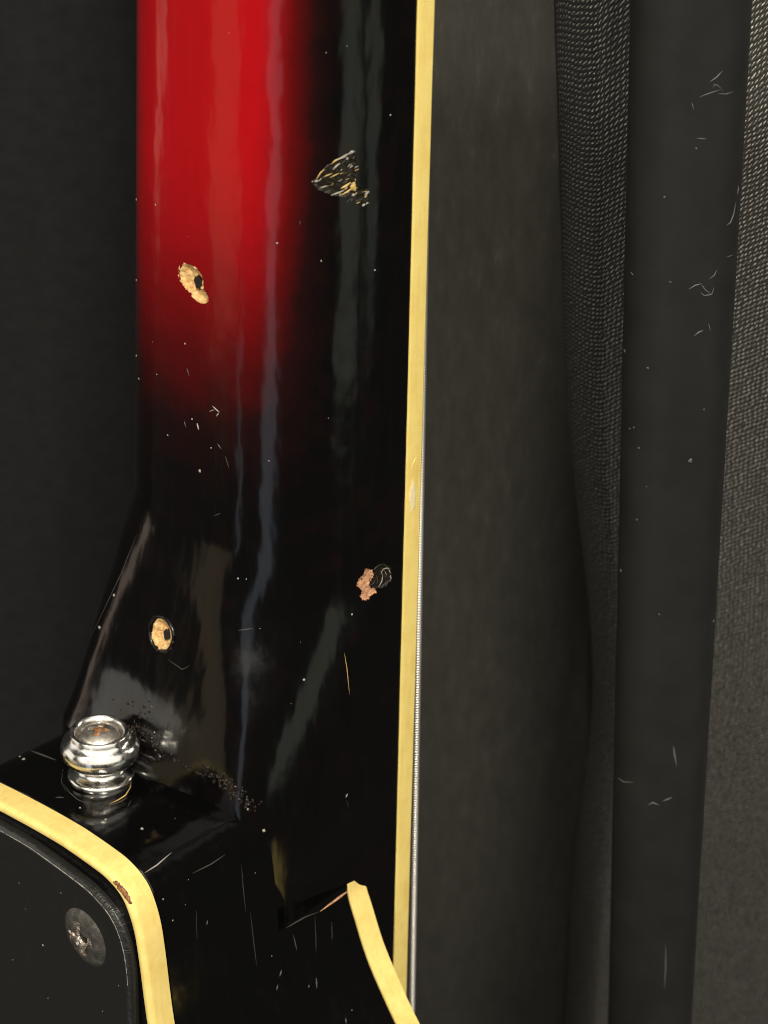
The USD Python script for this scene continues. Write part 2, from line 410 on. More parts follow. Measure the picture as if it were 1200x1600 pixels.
def mesh_of(mm):
    q = mm.to_mesh()
    return np.array(q.vert_properties[:, :3], float), np.array(q.tri_verts)


BODY = mesh_of(body_m - notch)
part(GUITAR, 'body', tm(*BODY), M_BLACK, 30)


def closed_strip(prof):
    """Closed moulding round the body: prof = [(f, inset)] going round the section."""
    rings = [ring(a, b) for a, b in prof]
    rings.append(rings[0])
    vv = np.vstack(rings[:-1])
    m = len(rings[0])
    k = len(prof)
    ff = grid_faces(k + 1, m, True) % (k * m)
    t = trimesh.Trimesh(vv, ff, process=False)
    return (vv, ff if t.volume > 0 else ff[:, ::-1])


bb = closed_strip([(-70.15, 1.72), (-70.3, 1.35), (-70.25, .75), (-69.95, .3), (-69.5, .06), (-69.0, 0), (-64.9, 0), (-64.62, .1), (-64.5, .4), (-64.5, 1.72)])
fb = cut_notch(closed_strip([(-13.1, 1.7), (-13.1, .35), (-12.9, .05), (-8.3, 0), (-7.9, .1), (-7.7, .45), (-7.7, 1.7)]))
part(GUITAR, 'back_binding', tm(*bb), M_CREAM, 40, label='thick yellowed cream binding round the back edge of the body')
part(GUITAR, 'front_binding', tm(*mesh_of(fb)), M_CREAM, 40, label='short cream binding end running down from the heel of the neck')

# --- back cover: black plastic plate with a bevelled, slightly chewed edge
pp = np.array([(-160, -105), (-120, -82), (-85, -67.5), (-60, -62.6), (-41.4, -60.7), (-29.1, -59.7), (-17.2, -60.0), (-13, -60.3), (-9.5, -61.2), (-6.4, -62.6), (-3.9, -65.0), (-2.3, -68), (-1.3, -71.5), (-.8, -77.6), (-.9, -87.7), (-.5, -100), (3, -115), (12, -150), (14, -200), (8, -260), (-40, -300), (-110, -300), (-150, -250), (-166, -180)], float)
pp = PchipInterpolator(np.arange(len(pp) + 1.), np.vstack([pp, pp[:1]]))(np.linspace(0, len(pp), len(pp) * 24 + 1)[:-1])


def pring(f, d, jag=0):
    o = inset(pp, d)
    if jag:
        o = o + (rng.random((len(o), 1)) - .5) * jag
    return np.stack([o[:, 0], np.full(len(o), f), o[:, 1]], 1)


pl = ring_loft([pring(-72.0, 1.7), pring(-72.0, 1.3), pring(-71.9, 1.05, .12), pring(-71.55, .55, .18), pring(-71.2, .2, .15), pring(-70.9, 0, .1), pring(-70.02, .0)])
part(GUITAR, 'back_cover', tm(*pl), M_PLATE, 40, label='black plastic cover plate on the back of the body')


# pale broken line painted along the plate's bevel as its highlight
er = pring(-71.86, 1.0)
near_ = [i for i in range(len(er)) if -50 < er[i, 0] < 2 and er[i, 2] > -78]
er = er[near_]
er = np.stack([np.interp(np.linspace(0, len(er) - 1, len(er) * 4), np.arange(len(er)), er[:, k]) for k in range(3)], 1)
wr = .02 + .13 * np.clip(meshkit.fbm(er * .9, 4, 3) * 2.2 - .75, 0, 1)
part(GUITAR + '/back_cover', 'bevel_highlight', tm(*tube(er + rng.normal(0, .02, er.shape), wr, 6)), M_SCRATCH_GLINT, True)


def cross_bar(w, l, depth, ang):
    b = m3.Manifold.cube((w, l, depth), True) + m3.Manifold.cube((l, w, depth), True)
    return b.rotate((0, 0, ang))


def put(vv, centre, axis):
    """a mesh built along +z moved so that +z points along the guitar axis 'axis' ('up' = +Z, 'back' = -Y)"""
    vv = np.asarray(vv, float)
    if axis == 'back':
        vv = np.stack([vv[:, 0], -vv[:, 2], vv[:, 1]], 1)      # x, z->-y, y->z
    return vv + np.asarray(centre)


def m_of(vf):
    t = trimesh.Trimesh(*vf, process=True)
    t.update_faces(t.nondegenerate_faces())
    if t.volume < 0:
        t.invert()
    return m3.Manifold(m3.Mesh(np.asarray(t.vertices, np.float32), np.asarray(t.faces, np.uint32)))


# cover screw: black oval head with a torn cross recess
prof = [(0.0001, 1.15)] + [(6.3 * math.sin(q), 1.15 - 1.15 * (1 - math.cos(q)) / (1 - math.cos(1.25)) * .82) for q in np.linspace(.15, 1.25, 9)]
prof += [(6.25, .05), (6.1, -.6), (.0001, -.6)]
head = m_of(lathe(prof, 64))
recess = (cross_bar(2.2, 7.6, 4.0, 14) + m3.Manifold.sphere(2.3, 20).translate((.2, -.1, 1.2))).translate((-.7, -.35, .75))
cut = head - recess
sv, sf = mesh_of(cut)
SC = (-14.1, -72.0, -73.2)
scr = part(GUITAR, 'cover_screw', tm(put(sv, SC, 'back'), sf), M_SCREW, 30, label='black cross-head screw with a torn, bare-metal recess')
inner = (recess ^ m3.Manifold.cube((14, 14, 1.0), True).translate((0, 0, -.02))) - m3.Manifold.sphere(1.75, 24).translate((-.5, -.2, 1.0))
iv, if_ = mesh_of(inner.refine_to_length(.35))
iv[:, 2] += (meshkit.fbm(iv * 1.9, 3, 5) - .5) * .9 * (iv[:, 2] > .2)
part(str(scr.GetPath()), 'recess', tm(put(iv, SC, 'back'), if_), M_BARE, 40)

# --- strap button
BC = np.array([-34.8, -50.2, -56.1])
bp = [(.001, .0), (6.5, 0), (6.75, .25), (6.75, .9), (6.45, 1.35), (5.6, 1.75), (4.9, 2.2), (4.5, 2.9), (4.45, 3.5), (4.8, 4.0), (5.8, 4.35), (6.9, 4.8), (7.6, 5.5), (7.95, 6.4), (7.98, 7.2), (7.75, 8.1), (7.2, 9.0), (6.6, 9.6), (6.2, 10.1), (5.95, 10.7), (5.75, 11.1), (5.45, 11.25), (5.1, 11.1), (4.75, 10.6), (4.5, 10.0), (4.2, 9.6), (.001, 9.5)]
bv, bf = lathe(spline(bp, 150), 96)
btn = part(GUITAR, 'strap_button', tm(put(bv, BC, 'up'), bf[:, ::-1] if trimesh.Trimesh(bv, bf, process=False).volume < 0 else bf), M_CHROME, 50, label='worn chrome strap button standing on the shoulder of the body')
hp = [(.001, 2.0)] + [(4.05 * math.sin(q), .35 + 1.65 * math.cos(q)) for q in np.linspace(.12, 1.5, 12)] + [(4.05, 0), (.001, 0)]
hd = m_of(lathe(hp, 48))
rc = cross_bar(1.1, 4.6, 3.0, 33).translate((0, 0, 2.3))
hv, hf = mesh_of(hd - rc)
HC = BC + np.array([0, 0, 9.55])
part(str(btn.GetPath()), 'button_screw', tm(put(hv, HC, 'up'), hf), M_DULL, 35)
rv, rf = mesh_of((rc ^ m3.Manifold.sphere(2.05, 32).translate((0, 0, .0))).refine_to_length(.4) + m3.Manifold.cube((1.2, .5, .9), True).rotate((10, 20, 40)).translate((.3, .3, 1.2)))
part(str(btn.GetPath()), 'rusty_recess', tm(put(rv, HC, 'up'), rf), M_RUST, 40)

# --- neck with heel
ROWS = np.r_[np.linspace(-140, -86, 20), np.linspace(-85, 12, 230), np.linspace(12.5, 120, 120), np.linspace(124, 330, 26)]
NP = 190


def section(n):
    """One cross section of neck or heel at height n: rows of (s, f) from the near edge over the back to the far edge."""
    w = 60 - .035 * n
    d = 31 - .02 * n
    h = sm(-n, 3.0, 18.0)                       # heel step
    g = sm(-n, 8.0, 60.0)
    foot = math.exp(-max(0.0, (n + 55.5)) / 6.5) if n > -56 else 1.0
    d = d + 1.6 * h + 7.4 * g
    e = 2.6 + .5 * h + 1.8 * g + 3.6 * sm(-n, 12, 64)
    wn = .6 * sm(-n, 5, 60) - 1.7 * sm(-n, 62, 82)              # near side bulge
    wf = w - 2.0 * sm(-n, 4, 50)
    phi = np.linspace(0, np.pi, NP)
    c, q = np.cos(phi), np.sin(phi)
    ex = 2 / e
    s = np.sign(c) * np.abs(c) ** ex
    f = -d * np.abs(q) ** ex
    half = (wf) / 2
    s = -half + half * s
    s = s + wn * np.clip(-f / 12, 0, 1) * np.clip((s + 25) / 25, 0, 1)
    # narrower back near the top of the heel on the near side, flared foot on the far side
    back = np.clip(-f / d, 0, 1) ** 2
    s = s - back * h * (1 - .55 * g) * 6.0 * np.clip((s + 28) / 28, 0, 1)
    s = s - back * foot * 1.2 * np.clip((-s - 30) / 30, 0, 1)
    f = f - back * foot * 3.0 * sm(-s, 10, 34) - back * 3.0 * sm(-n, 37, 55) * np.exp(-((s + 35) / 15) ** 2)
    return s, f


rings = []
for n in ROWS:
    s, f = section(n)
    rings.append(np.stack([s, f, np.full(NP, n)], 1))
V = np.vstack(rings)
Fq = grid_faces(len(ROWS), NP, True)
Fq = np.vstack([Fq, cap_faces(rings[0][:, :2], 0, False), cap_faces(rings[-1][:, :2], (len(ROWS) - 1) * NP, True)])
if trimesh.Trimesh(V, Fq, process=False).volume < 0:
    Fq = Fq[:, ::-1]
NECK0 = trimesh.Trimesh(V, Fq, process=False)


casters = {}


def cast(pts, target, o=None, axes=None):
    """Points of the photograph's view taken back onto a mesh of the guitar: positions and normals in guitar mm."""
    axes = AX if axes is None else axes
    o = cam_local(0, 0)[0] if o is None else o
    d = np.array([axes @ ray(*q) for q in pts])
    key = id(target[0])
    if key not in casters:
        casters[key] = (trimesh.Trimesh(*target, process=False), target)
    me_ = casters[key][0]
    hit_p, hit_n = np.full((len(d), 3), np.nan), np.full((len(d), 3), np.nan)
    loc_, ri, ti = me_.ray.intersects_location(np.broadcast_to(o, d.shape), d, multiple_hits=False)
    fn = me_.triangles_cross[ti]
    fn = fn / np.linalg.norm(fn, axis=1, keepdims=True)
    fn *= -np.sign(np.einsum('ij,ij->i', fn, d[ri]))[:, None]
    hit_p[ri], hit_n[ri] = loc_, fn
    return hit_p, hit_n


NECKVF = (V, Fq)
# screw holes: ragged pits cut into the neck
hole_parts = []


def frame(nrm):
    z = nrm / np.linalg.norm(nrm)
    x = np.cross([0, 0, 1.0], z)
    x /= np.linalg.norm(x)
    return np.array([x, np.cross(z, x), z])


def ragged_pit(centre, nrm, lobes, depth, seed):
    r = np.random.default_rng(seed)
    out = None
    fr = frame(nrm)
    for (dx, dy, rx, ry) in lobes:
        k = 22
        ang = np.linspace(0, 2 * np.pi, k, endpoint=False)
        jit = 1 + (r.random(k) - .5) * .22
        top = np.stack([dx + rx * np.cos(ang) * jit, dy + ry * np.sin(ang) * jit, np.full(k, 1.5)], 1)
        mid = top.copy()
        mid[:, 2] = -.25
        low = np.stack([dx + rx * .55 * np.cos(ang) * jit, dy + ry * .55 * np.sin(ang) * jit, np.full(k, -depth)], 1)
        hull = m3.Manifold.hull_points(np.vstack([top, mid, low]).astype(np.float32))
        out = hull if out is None else out + hull
    q = mesh_of(out)
    return m_of((q[0] @ fr + centre, q[1])), fr


neck_m = m_of(NECKVF)
(c1, c2), (n1, n2) = cast([(300, 441), (252, 992)], NECKVF)
HOLES = [(c1, n1, [(-.3, .7, 3.3, 2.7), (2.0, -1.9, 2.3, 1.6)], 1.4, 3, (1.3, .3, 1.0)), (c2, n2, [(0, .2, 3.0, 3.1)], 1.3, 9, (1.2, .5, .9))]
for c, nr_, lobes, dep, seed, hole in HOLES:
    pit, fr = ragged_pit(c, nr_, lobes, dep, seed)
    neck_m = neck_m - pit
DING = [(489, 287), (500, 268), (518, 252), (536, 243), (553, 235), (557, 252), (556, 274), (558, 290), (572, 297), (577, 306), (574, 318), (556, 316), (538, 309), (515, 303), (498, 297)]
CHIP = [(571, 888), (581, 890), (584, 900), (578, 910), (575, 917), (586, 919), (590, 926), (580, 931), (576, 937), (565, 938), (562, 932), (566, 922), (556, 915), (560, 905), (568, 898)]
GOUGE = [(583, 895), (590, 882), (600, 879), (609, 886), (612, 898), (608, 910), (598, 920), (586, 919), (578, 913), (578, 904)]


def ragged(poly, seed, amount=2.2):
    P = sg.Polygon(poly)
    ex = np.array([P.exterior.interpolate(t).coords[0] for t in np.arange(0, P.length, 1.8)])
    ex = ex + amount * (np.random.default_rng(seed).random(ex.shape) - .5)
    P = sg.Polygon(ex).buffer(0)
    return max(P.geoms, key=lambda g: g.area) if hasattr(P, 'geoms') else P


def chip_cutter(poly, seed, depth):
    ex = np.array(ragged(poly, seed).exterior.coords)[:-1]
    h, nr_ = cast(ex, NECKVF)
    N = nr_.mean(0)
    N /= np.linalg.norm(N)
    fr = frame(N)
    lo, hi = h - N * depth, h + N * 1.5
    vv = np.vstack([lo, hi])
    m = len(ex)
    ff = grid_faces(2, m, True)
    p2 = h @ fr[:2].T
    ff = np.vstack([ff, cap_faces(p2, 0, False), cap_faces(p2, m, True)])
    return m_of((vv, ff))


for poly, seed, depth in [(DING, 11, .22), (CHIP, 21, .38), (GOUGE, 22, .40)]:
    cu = chip_cutter(poly, seed, depth)
    if cu.volume() > 0:
        neck_m = neck_m - cu
nv, nf = mesh_of(neck_m)


def burst(vv):
    s, f, n = vv[:, 0], vv[:, 1], vv[:, 2]
    w = 60 - .035 * n
    t = np.abs((s + w / 2) / (w / 2))            # 0 at the middle of the back, 1 at the edges
    across = 1 - sm(t, .50, .95)
    along = sm(n + 2 * np.sin(s * .13), 0, 80)
    return across * along


nm = trimesh.Trimesh(nv, nf, process=False)
nm = trimesh.graph.smooth_shade(nm, angle=math.radians(38), facet_minarea=None)
nv2 = np.array(nm.vertices)
NECK = (np.array(nm.vertices), np.array(nm.faces))
neck = part(GUITAR, 'neck', tm(*NECK), M_NECK, True, label='neck back fading from red into black, with a glossy black heel')
UsdGeom.PrimvarsAPI(neck).CreatePrimvar('burst', Sdf.ValueTypeNames.FloatArray, 'vertex').Set(Vt.FloatArray.FromNumpy(burst(nv2).astype(np.float32)))
NP_ = str(neck.GetPath())
for i, (c, nr_, lobes, dep, seed, hole) in enumerate(HOLES):
    pit, fr = ragged_pit(c - nr_ * .03, nr_, lobes, dep, seed)
    # the wood left showing: a ragged cup lining the pit
    k = 56
    gx = np.linspace(-5.8, 5.8, k)
    X, Y = np.meshgrid(gx, gx, indexing='ij')
    inside = np.full(X.shape, 9.0)
    for dx, dy, rx, ry in lobes:
        inside = np.minimum(inside, np.hypot((X - dx) / rx, (Y - dy) / ry))
    Z = -.05 - .9 * sm(1 - inside, 0, .5) + (meshkit.fbm(np.stack([X, Y, X * 0 + i * 7], -1) * 1.3, 4, 2) - .5) * .9
    hd = np.hypot((X - hole[0]) / hole[2], (Y - hole[1]) / (hole[2] * 1.15))
    Z = np.where(hd < 1, -3.4, Z)
    pts = np.stack([X, Y, Z], -1).reshape(-1, 3)
    ff = grid_faces(k, k)
    keep = (inside.reshape(-1)[ff] < 1.12).all(1)
    part(NP_, 'screw_hole', tm(pts @ fr + c, ff[keep]), M_WOOD, 40, label='ragged bare-wood screw hole ' + ('in the red of the neck' if i == 0 else 'in the black heel'))
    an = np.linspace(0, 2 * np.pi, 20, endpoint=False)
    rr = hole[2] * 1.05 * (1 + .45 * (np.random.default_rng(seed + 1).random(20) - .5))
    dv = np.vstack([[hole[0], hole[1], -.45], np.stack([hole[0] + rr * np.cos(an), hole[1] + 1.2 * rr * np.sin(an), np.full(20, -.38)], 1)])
    part(NP_, 'hole', tm(dv @ fr + c, [(0, 1 + j, 1 + (j + 1) % 20) for j in range(20)]), M_HOLE_SHADE, False)  # dark disc laid in the pit, painting the shade of its depth
    if i == 1:
        an = np.linspace(0, 2 * np.pi, 60)
        rg = np.stack([3.55 * np.cos(an) * (1 + .03 * np.sin(3 * an)), .15 + 3.7 * np.sin(an) * (1 + .03 * np.cos(2 * an)), .0 + 0 * an], 1) @ fr + c
        part(NP_, 'lacquer_ridge', tm(*tube(rg, .42, 10)), M_BLACK, True)

# --- fretboard, its binding and the lowest string
ZS = np.linspace(-140, 330, 48)


def bar(sec_fn, zs):
    rr = [np.array([(a, b, z) for a, b in sec_fn(z)]) for z in zs]
    m = len(rr[0])
    vv = np.vstack(rr)
    ff = grid_faces(len(zs), m, True)
    k = np.arange(1, m - 1)
    ff = np.vstack([ff, np.stack([k * 0, k + 1, k], 1), np.stack([k * 0, k, k + 1], 1) + (len(zs) - 1) * m])
    t = trimesh.Trimesh(vv, ff, process=False)
    return (vv, ff if t.volume > 0 else ff[:, ::-1])


width = lambda z: 60 - .035 * z
part(GUITAR, 'fretboard', tm(*bar(lambda z: [(-1.6, .05), (-1.6, 4.3), (-width(z) / 2, 5.4), (-width(z) + 1.6, 4.3), (-width(z) + 1.6, .05)], ZS)), M_FRETWOOD, 30)
wob = lambda z: .10 * math.sin(z * .05) + .06 * math.sin(z * .23 + 1)
ZB = np.linspace(-140, 330, 400)
nearb = lambda z: [(.25, .02 + wob(z) * .5), (.35, .35), (.32, 3.9), (.1, 4.35 + .4 * wob(z + 40)), (-.4, 4.55), (-1.62, 4.5), (-1.62, .02)]
part(GUITAR, 'fretboard_binding', tm(*bar(nearb, ZB)), M_CREAM2, 40, label='yellowed cream strip along the near edge of the fretboard')
part(GUITAR, 'fretboard_binding', tm(*bar(lambda z: [(-width(z) - .3 + .0, .05), (-width(z) - .3, 4.2), (-width(z) + 1.62, 4.4), (-width(z) + 1.62, .05)], ZS)), M_CREAM2, 40)
# wound string: a core carrying closely laid windings
zz = np.arange(-150, 330, .0775)
ang = np.linspace(0, 2 * np.pi, 14, endpoint=False)
yf = 7.65 - .0085 * zz
xs = -3.2 - .006 * zz
ph = (zz / .62)[:, None] * 2 * np.pi - ang[None, :]
R = .68 + .20 * np.sqrt(np.abs(np.cos(ph / 2)))
sv = np.stack([xs[:, None] + R * np.cos(ang), yf[:, None] + R * np.sin(ang), np.broadcast_to(zz[:, None], R.shape)], -1).reshape(-1, 3)
sf = grid_faces(len(zz), 14, True)
part(GUITAR, 'string', tm(sv, sf), M_STRING, True, label='low wound string showing past the fretboard binding')


# ------------------------------------------------------------------ wear on the guitar
def patch(poly, target, height, seed, step=3.0, rough=.25, freq=.8, edge=4.0):
    """A raised or sunken ragged patch laid on a surface; poly in photograph pixels."""
    P = sg.Polygon(poly)
    P = ragged(poly, seed)
    x0, y0, x1, y1 = P.bounds
    gx, gy = np.arange(x0, x1 + step, step), np.arange(y0, y1 + step, step)
    X, Y = np.meshgrid(gx, gy, indexing='ij')
    pts = np.stack([X.ravel(), Y.ravel()], 1)
    dist = np.array([P.exterior.distance(sg.Point(q)) * (1 if P.contains(sg.Point(q)) else -1) for q in pts])
    hp_, hn_ = cast(pts, target)
    hgt = height * np.clip(dist / edge, -.3, 1) + rough * (meshkit.fbm(hp_ * freq, 4, seed) - .5)
    vv = hp_ + hn_ * hgt[:, None]
    ff = grid_faces(len(gx), len(gy))
    ok = (dist[ff] > -step * .4).all(1) & np.isfinite(vv[ff]).all((1, 2))
    vv = np.nan_to_num(vv)
    ff = ff[ok]
    used, inv = np.unique(ff, return_inverse=True)
    vv, ff = vv[used], inv.reshape(-1, 3)
    if len(ff):
        nr0 = np.cross(vv[ff[0, 1]] - vv[ff[0, 0]], vv[ff[0, 2]] - vv[ff[0, 0]])
        if nr0 @ (cam_local(0, 0)[0] - vv[ff[0, 0]]) < 0:
            ff = ff[:, ::-1]
    return vv, ff


def streak(pts, target, width, lift=.04, taper=True, **kw):
    """A fine raised line through photograph pixels pts, laid on a surface."""
    pts = np.asarray(pts, float)
    u = np.linspace(0, len(pts) - 1, max(6, 5 * len(pts)))
    q = np.stack([np.interp(u, np.arange(len(pts)), pts[:, k]) for k in (0, 1)], 1)
    h, nr_ = cast(q, target, **kw)
    ok = np.isfinite(h).all(1)
    h, nr_ = h[ok], nr_[ok]
    r = width / 2 * (np.sin(np.linspace(.15, np.pi - .15, len(h))) if taper else np.ones(len(h)))
    return tube(h + nr_ * lift, r, 5)


def join(list_):
    vs, fs, n = [], [], 0
    for a, b in list_:
        vs.append(a), fs.append(np.asarray(b) + n)
        n += len(a)
    return np.vstack(vs), np.vstack(fs)


BODYP = GUITAR + '/body'


def scratch(parent, pts, target, width, material=M_SCRATCH_GLINT, name='scratch', lift=.03):
    vv, ff = streak(pts, target, width, lift)
    if len(vv) > 12:
        part(parent, name, tm(vv, ff), material, True)


def blob(px, py, target, r, squash=.6, seed=0, **kw):
    h, nr_ = cast([(px, py)], target, **kw)
    if not np.isfinite(h).all():
        return None
    ico = trimesh.creation.icosphere(1)
    q = ico.vertices * (1 + 1.1 * (meshkit.noise(ico.vertices * 2.3 + seed, seed) - .5))[:, None] * r
    q[:, 2] *= squash
    return q @ frame(nr_[0]) + h[0], ico.faces


# the ding in the black of the neck: chipped lacquer with torn ridges and a golden fleck
ding = DING
part(NP_, 'chip', tm(*patch(DING, NECKVF, -.16, 11, 1.6, .42, 1.6, 4.0)), M_CHIPPED, 30, label='torn black chip with pale ridges high on the neck')
part(NP_, 'chip', tm(*patch([(545, 292), (552, 284), (556, 274), (557, 290), (556, 299), (548, 298)], NECK, .30, 12, 1.5, .5, 1.5, 2.0)), M_GILT, 30, label='golden fleck in the torn chip')
for pts, w, m_ in [([(505, 264), (512, 258), (518, 254)], .3, M_FAINT), ([(515, 257), (524, 250), (531, 247)], .4, M_GILT), ([(530, 247), (538, 243), (545, 239)], .45, M_SCRATCH_GLINT), ([(543, 241), (549, 237), (554, 236)], .6, M_SCRATCH_GLINT), ([(520, 252), (531, 247), (542, 244)], .35, M_SCRATCH_GLINT), ([(519, 265), (525, 259), (531, 254)], .4, M_SCRATCH_GLINT), ([(540, 249), (544, 246)], .5, M_SCRATCH_GLINT),
                 ([(491, 284), (497, 281)], .55, M_SCRATCH_GLINT), ([(493, 281), (500, 270), (507, 263)], .3, M_GILT), ([(530, 295), (540, 290), (548, 284)], .45, M_GILT), ([(516, 305), (528, 301), (538, 296)], .4, M_SCRATCH_GLINT), ([(532, 305), (542, 299), (552, 292)], .35, M_GILT),
                 ([(569, 305), (576, 298)], .55, M_SCRATCH_GLINT), ([(549, 306), (554, 302)], .6, M_SCRATCH_GLINT), ([(565, 322), (570, 318)], .5, M_SCRATCH_GLINT), ([(500, 293), (512, 290)], .3, M_SCRATCH_GLINT), ([(515, 277), (530, 270)], .22, M_GILT), ([(505, 276), (519, 270)], .22, M_GILT), ([(546, 262), (550, 258)], .3, M_SCRATCH_GLINT)]:
    scratch(NP_, pts, NECK, w, m_, lift=.16)
PD = sg.Polygon(ding).buffer(3)
r5 = np.random.default_rng(55)
for k in range(70):
    q = np.array([r5.uniform(488, 580), r5.uniform(236, 322)])
    if PD.contains(sg.Point(q)):
        a_ = math.radians(r5.normal(34, 10))
        L = r5.uniform(3, 11)
        dq = np.array([math.cos(a_), -math.sin(a_)]) * L / 2
        scratch(NP_, [q - dq, q + r5.normal(0, .8, 2), q + dq], NECK, r5.uniform(.10, .24), [M_FAINT, M_FAINT, M_SCRATCH_GLINT, M_GILT][k % 4], 'torn_ridge', .13)
# the chip by the fretboard: bare wood and a dark swirled gouge
part(NP_, 'chip', tm(*patch(CHIP, NECKVF, -.30, 21, 1.2, .45, 1.3, 1.5)), M_PINK, 40, label='bare reddish-wood chip beside the fretboard binding')
part(NP_, 'chip', tm(*patch(GOUGE, NECKVF, -.30, 22, 1.2, .5, 1.4, 2.0)), M_CHIPPED, 40, label='dark swirled gouge beside the bare-wood chip')
for pts, w, m_ in [([(583, 890), (590, 883), (597, 881)], .22, M_FAINT), ([(594, 896), (598, 889), (604, 887), (609, 890), (611, 900), (609, 909)], .28, M_SCRATCH_GLINT), ([(590, 918), (596, 908), (597, 898), (594, 892)], .25, M_SCRATCH_GLINT), ([(586, 920), (597, 915), (605, 907)], .2, M_FAINT), ([(587, 895), (589, 905), (588, 914)], .2, M_FAINT), ([(600, 905), (603, 897), (600, 891)], .2, M_SCRATCH_GLINT), ([(570, 918), (582, 912), (586, 905)], .2, M_FAINT)]:
    scratch(NP_, pts, NECK, w, m_, lift=.14)
# fine scratches in the lacquer, plus a painted reflection line down the heel edge
for pts, w, m_ in [([(332, 634), (338, 640), (343, 644)], .3, M_SCRATCH_GLINT), ([(327, 643), (335, 640)], .2, M_SCRATCH_GLINT), ([(338, 651), (342, 645)], .3, M_SCRATCH_GLINT), ([(308, 661), (311, 672)], .4, M_SCRATCH_GLINT), ([(288, 658), (291, 668)], .25, M_FAINT),
                 ([(340, 693), (346, 702)], .3, M_FAINT), ([(352, 712), (358, 732)], .18, M_FAINT), ([(292, 575), (296, 588)], .25, M_FAINT), ([(372, 985), (395, 982)], .3, M_FAINT), ([(538, 1020), (542, 1045), (546, 1085)], .18, M_GILT),
                 ([(334, 806), (345, 802)], .2, M_FAINT), ([(470, 345), (467, 352)], .2, M_FAINT), ([(262, 1030), (285, 1046), (297, 1040)], .2, M_FAINT), ([(540, 1246), (543, 1240)], .3, M_SCRATCH_GLINT), ([(140, 1000), (190, 895), (214, 835)], .16, M_FAINT), ([(545, 1262), (541, 1250)], .12, M_FAINT)]:
    scratch(NP_, pts, NECK, w, m_)
dust = []
for px, py, r in [(433, 380, .26), (312, 736, .42), (243, 320, .25), (213, 312, .3), (213, 438, .3), (213, 556, .3), (217, 592, .3), (262, 680, .25), (289, 537, .28), (372, 904, .3), (300, 655, .25), (475, 1062, .35), (586, 422, .25), (610, 180, .22), (502, 408, .2), (178, 930, .45), (155, 980, .4), (156, 981, .4), (550, 960, .3), (412, 1298, .5), (330, 700, .2), (245, 585, .2), (420, 720, .2), (385, 905, .2)]:
    b_ = blob(px, py, NECK, r * .72, .5, px)
    if b_:
        dust.append(b_)
for k in range(9):
    b_ = blob(rng.uniform(225, 610), rng.uniform(0, 1250), NECK, rng.uniform(.05, .10), .5, k)
    if b_:
        dust.append(b_)
part(NP_, 'dust', tm(*join(dust)), M_DUST, True, kind='stuff')
# crumbs of old glue and broken lacquer along the joint of heel and shoulder
crumbs = []
for (x0, y0), (x1, y1), spread, count, tgt in [((212, 1130), (262, 1182), 11, 80, NECK), ((205, 1150), (262, 1190), 7, 70, BODY), ((190, 1085), (240, 1130), 16, 26, NECK), ((262, 1182), (335, 1222), 4, 26, NECK), ((325, 1200), (395, 1262), 12, 130, NECK), ((330, 1222), (395, 1268), 6, 90, BODY), ((395, 1240), (398, 1262), 5, 8, BODY)]:
    for k in range(count):
        t_ = rng.random()
        q = np.array([x0 + (x1 - x0) * t_, y0 + (y1 - y0) * t_]) + rng.normal(0, spread * .5, 2)
        b_ = blob(q[0], q[1], tgt, rng.uniform(.10, .30) * rng.uniform(.7, 1.4), .8, k)
        if b_:
            crumbs.append(b_)
part(BODYP, 'glue_crumbs', tm(*join(crumbs)), M_CRUMB, False, kind='stuff')
# scratches on the shoulder and side of the body
for pts, w, m_ in [([(14, 1152), (30, 1164), (48, 1173), (88, 1188)], .4, M_FAINT), ([(226, 1364), (245, 1352), (268, 1332)], .35, M_SCRATCH_GLINT), ([(352, 1335), (330, 1350), (300, 1365)], .3, M_FAINT), ([(377, 1350), (380, 1390), (384, 1425)], .15, M_FAINT), ([(391, 1425), (396, 1470), (401, 1510)], .16, M_FAINT),
                 ([(306, 1420), (308, 1470)], .1, M_FAINT), ([(324, 1438), (323, 1446)], .35, M_FAINT), ([(440, 1515), (437, 1526)], .4, M_FAINT), ([(434, 1538), (432, 1548)], .3, M_FAINT), ([(494, 1528), (495, 1545)], .35, M_FAINT), ([(458, 1460), (464, 1486)], .25, M_FAINT), ([(483, 1538), (482, 1544)], .3, M_FAINT), ([(492, 1430), (494, 1490)], .1, M_FAINT), ([(518, 1440), (519, 1470)], .1, M_FAINT), ([(540, 1590), (541, 1600)], .3, M_FAINT),
                 ([(100, 1225), (108, 1238), (122, 1250), (140, 1257)], .2, M_FAINT), ([(170, 1257), (185, 1250), (196, 1243), (203, 1232), (205, 1222)], .3, M_GILT), ([(165, 1262), (190, 1252), (200, 1246)], .22, M_FAINT), ([(195, 1245), (205, 1230), (203, 1215)], .18, M_FAINT), ([(86, 1246), (100, 1246)], .2, M_FAINT), ([(98, 1205), (96, 1222), (104, 1238)], .16, M_FAINT), ([(205, 1250), (199, 1262)], .16, M_FAINT)]:
    scratch(BODYP, pts, BODY, w, m_)
dust = []
for px, py, r in [(37, 1186, .5), (31, 1182, .3), (270, 1438, .25), (255, 1405, .2), (222, 1295, .45), (350, 1210, .2), (300, 1210, .18), (20, 1440, .0), (125, 1262, .28), (165, 1280, .3)]:
    b_ = blob(px, py, BODY, r * .72, .5, px) if r else None
    if b_:
        dust.append(b_)
for k in range(14):
    b_ = blob(rng.uniform(40, 560), rng.uniform(1180, 1600), BODY, rng.uniform(.06, .13), .5, k)
    if b_:
        dust.append(b_)
part(BODYP, 'dust', tm(*join(dust)), M_DUST, True, kind='stuff')
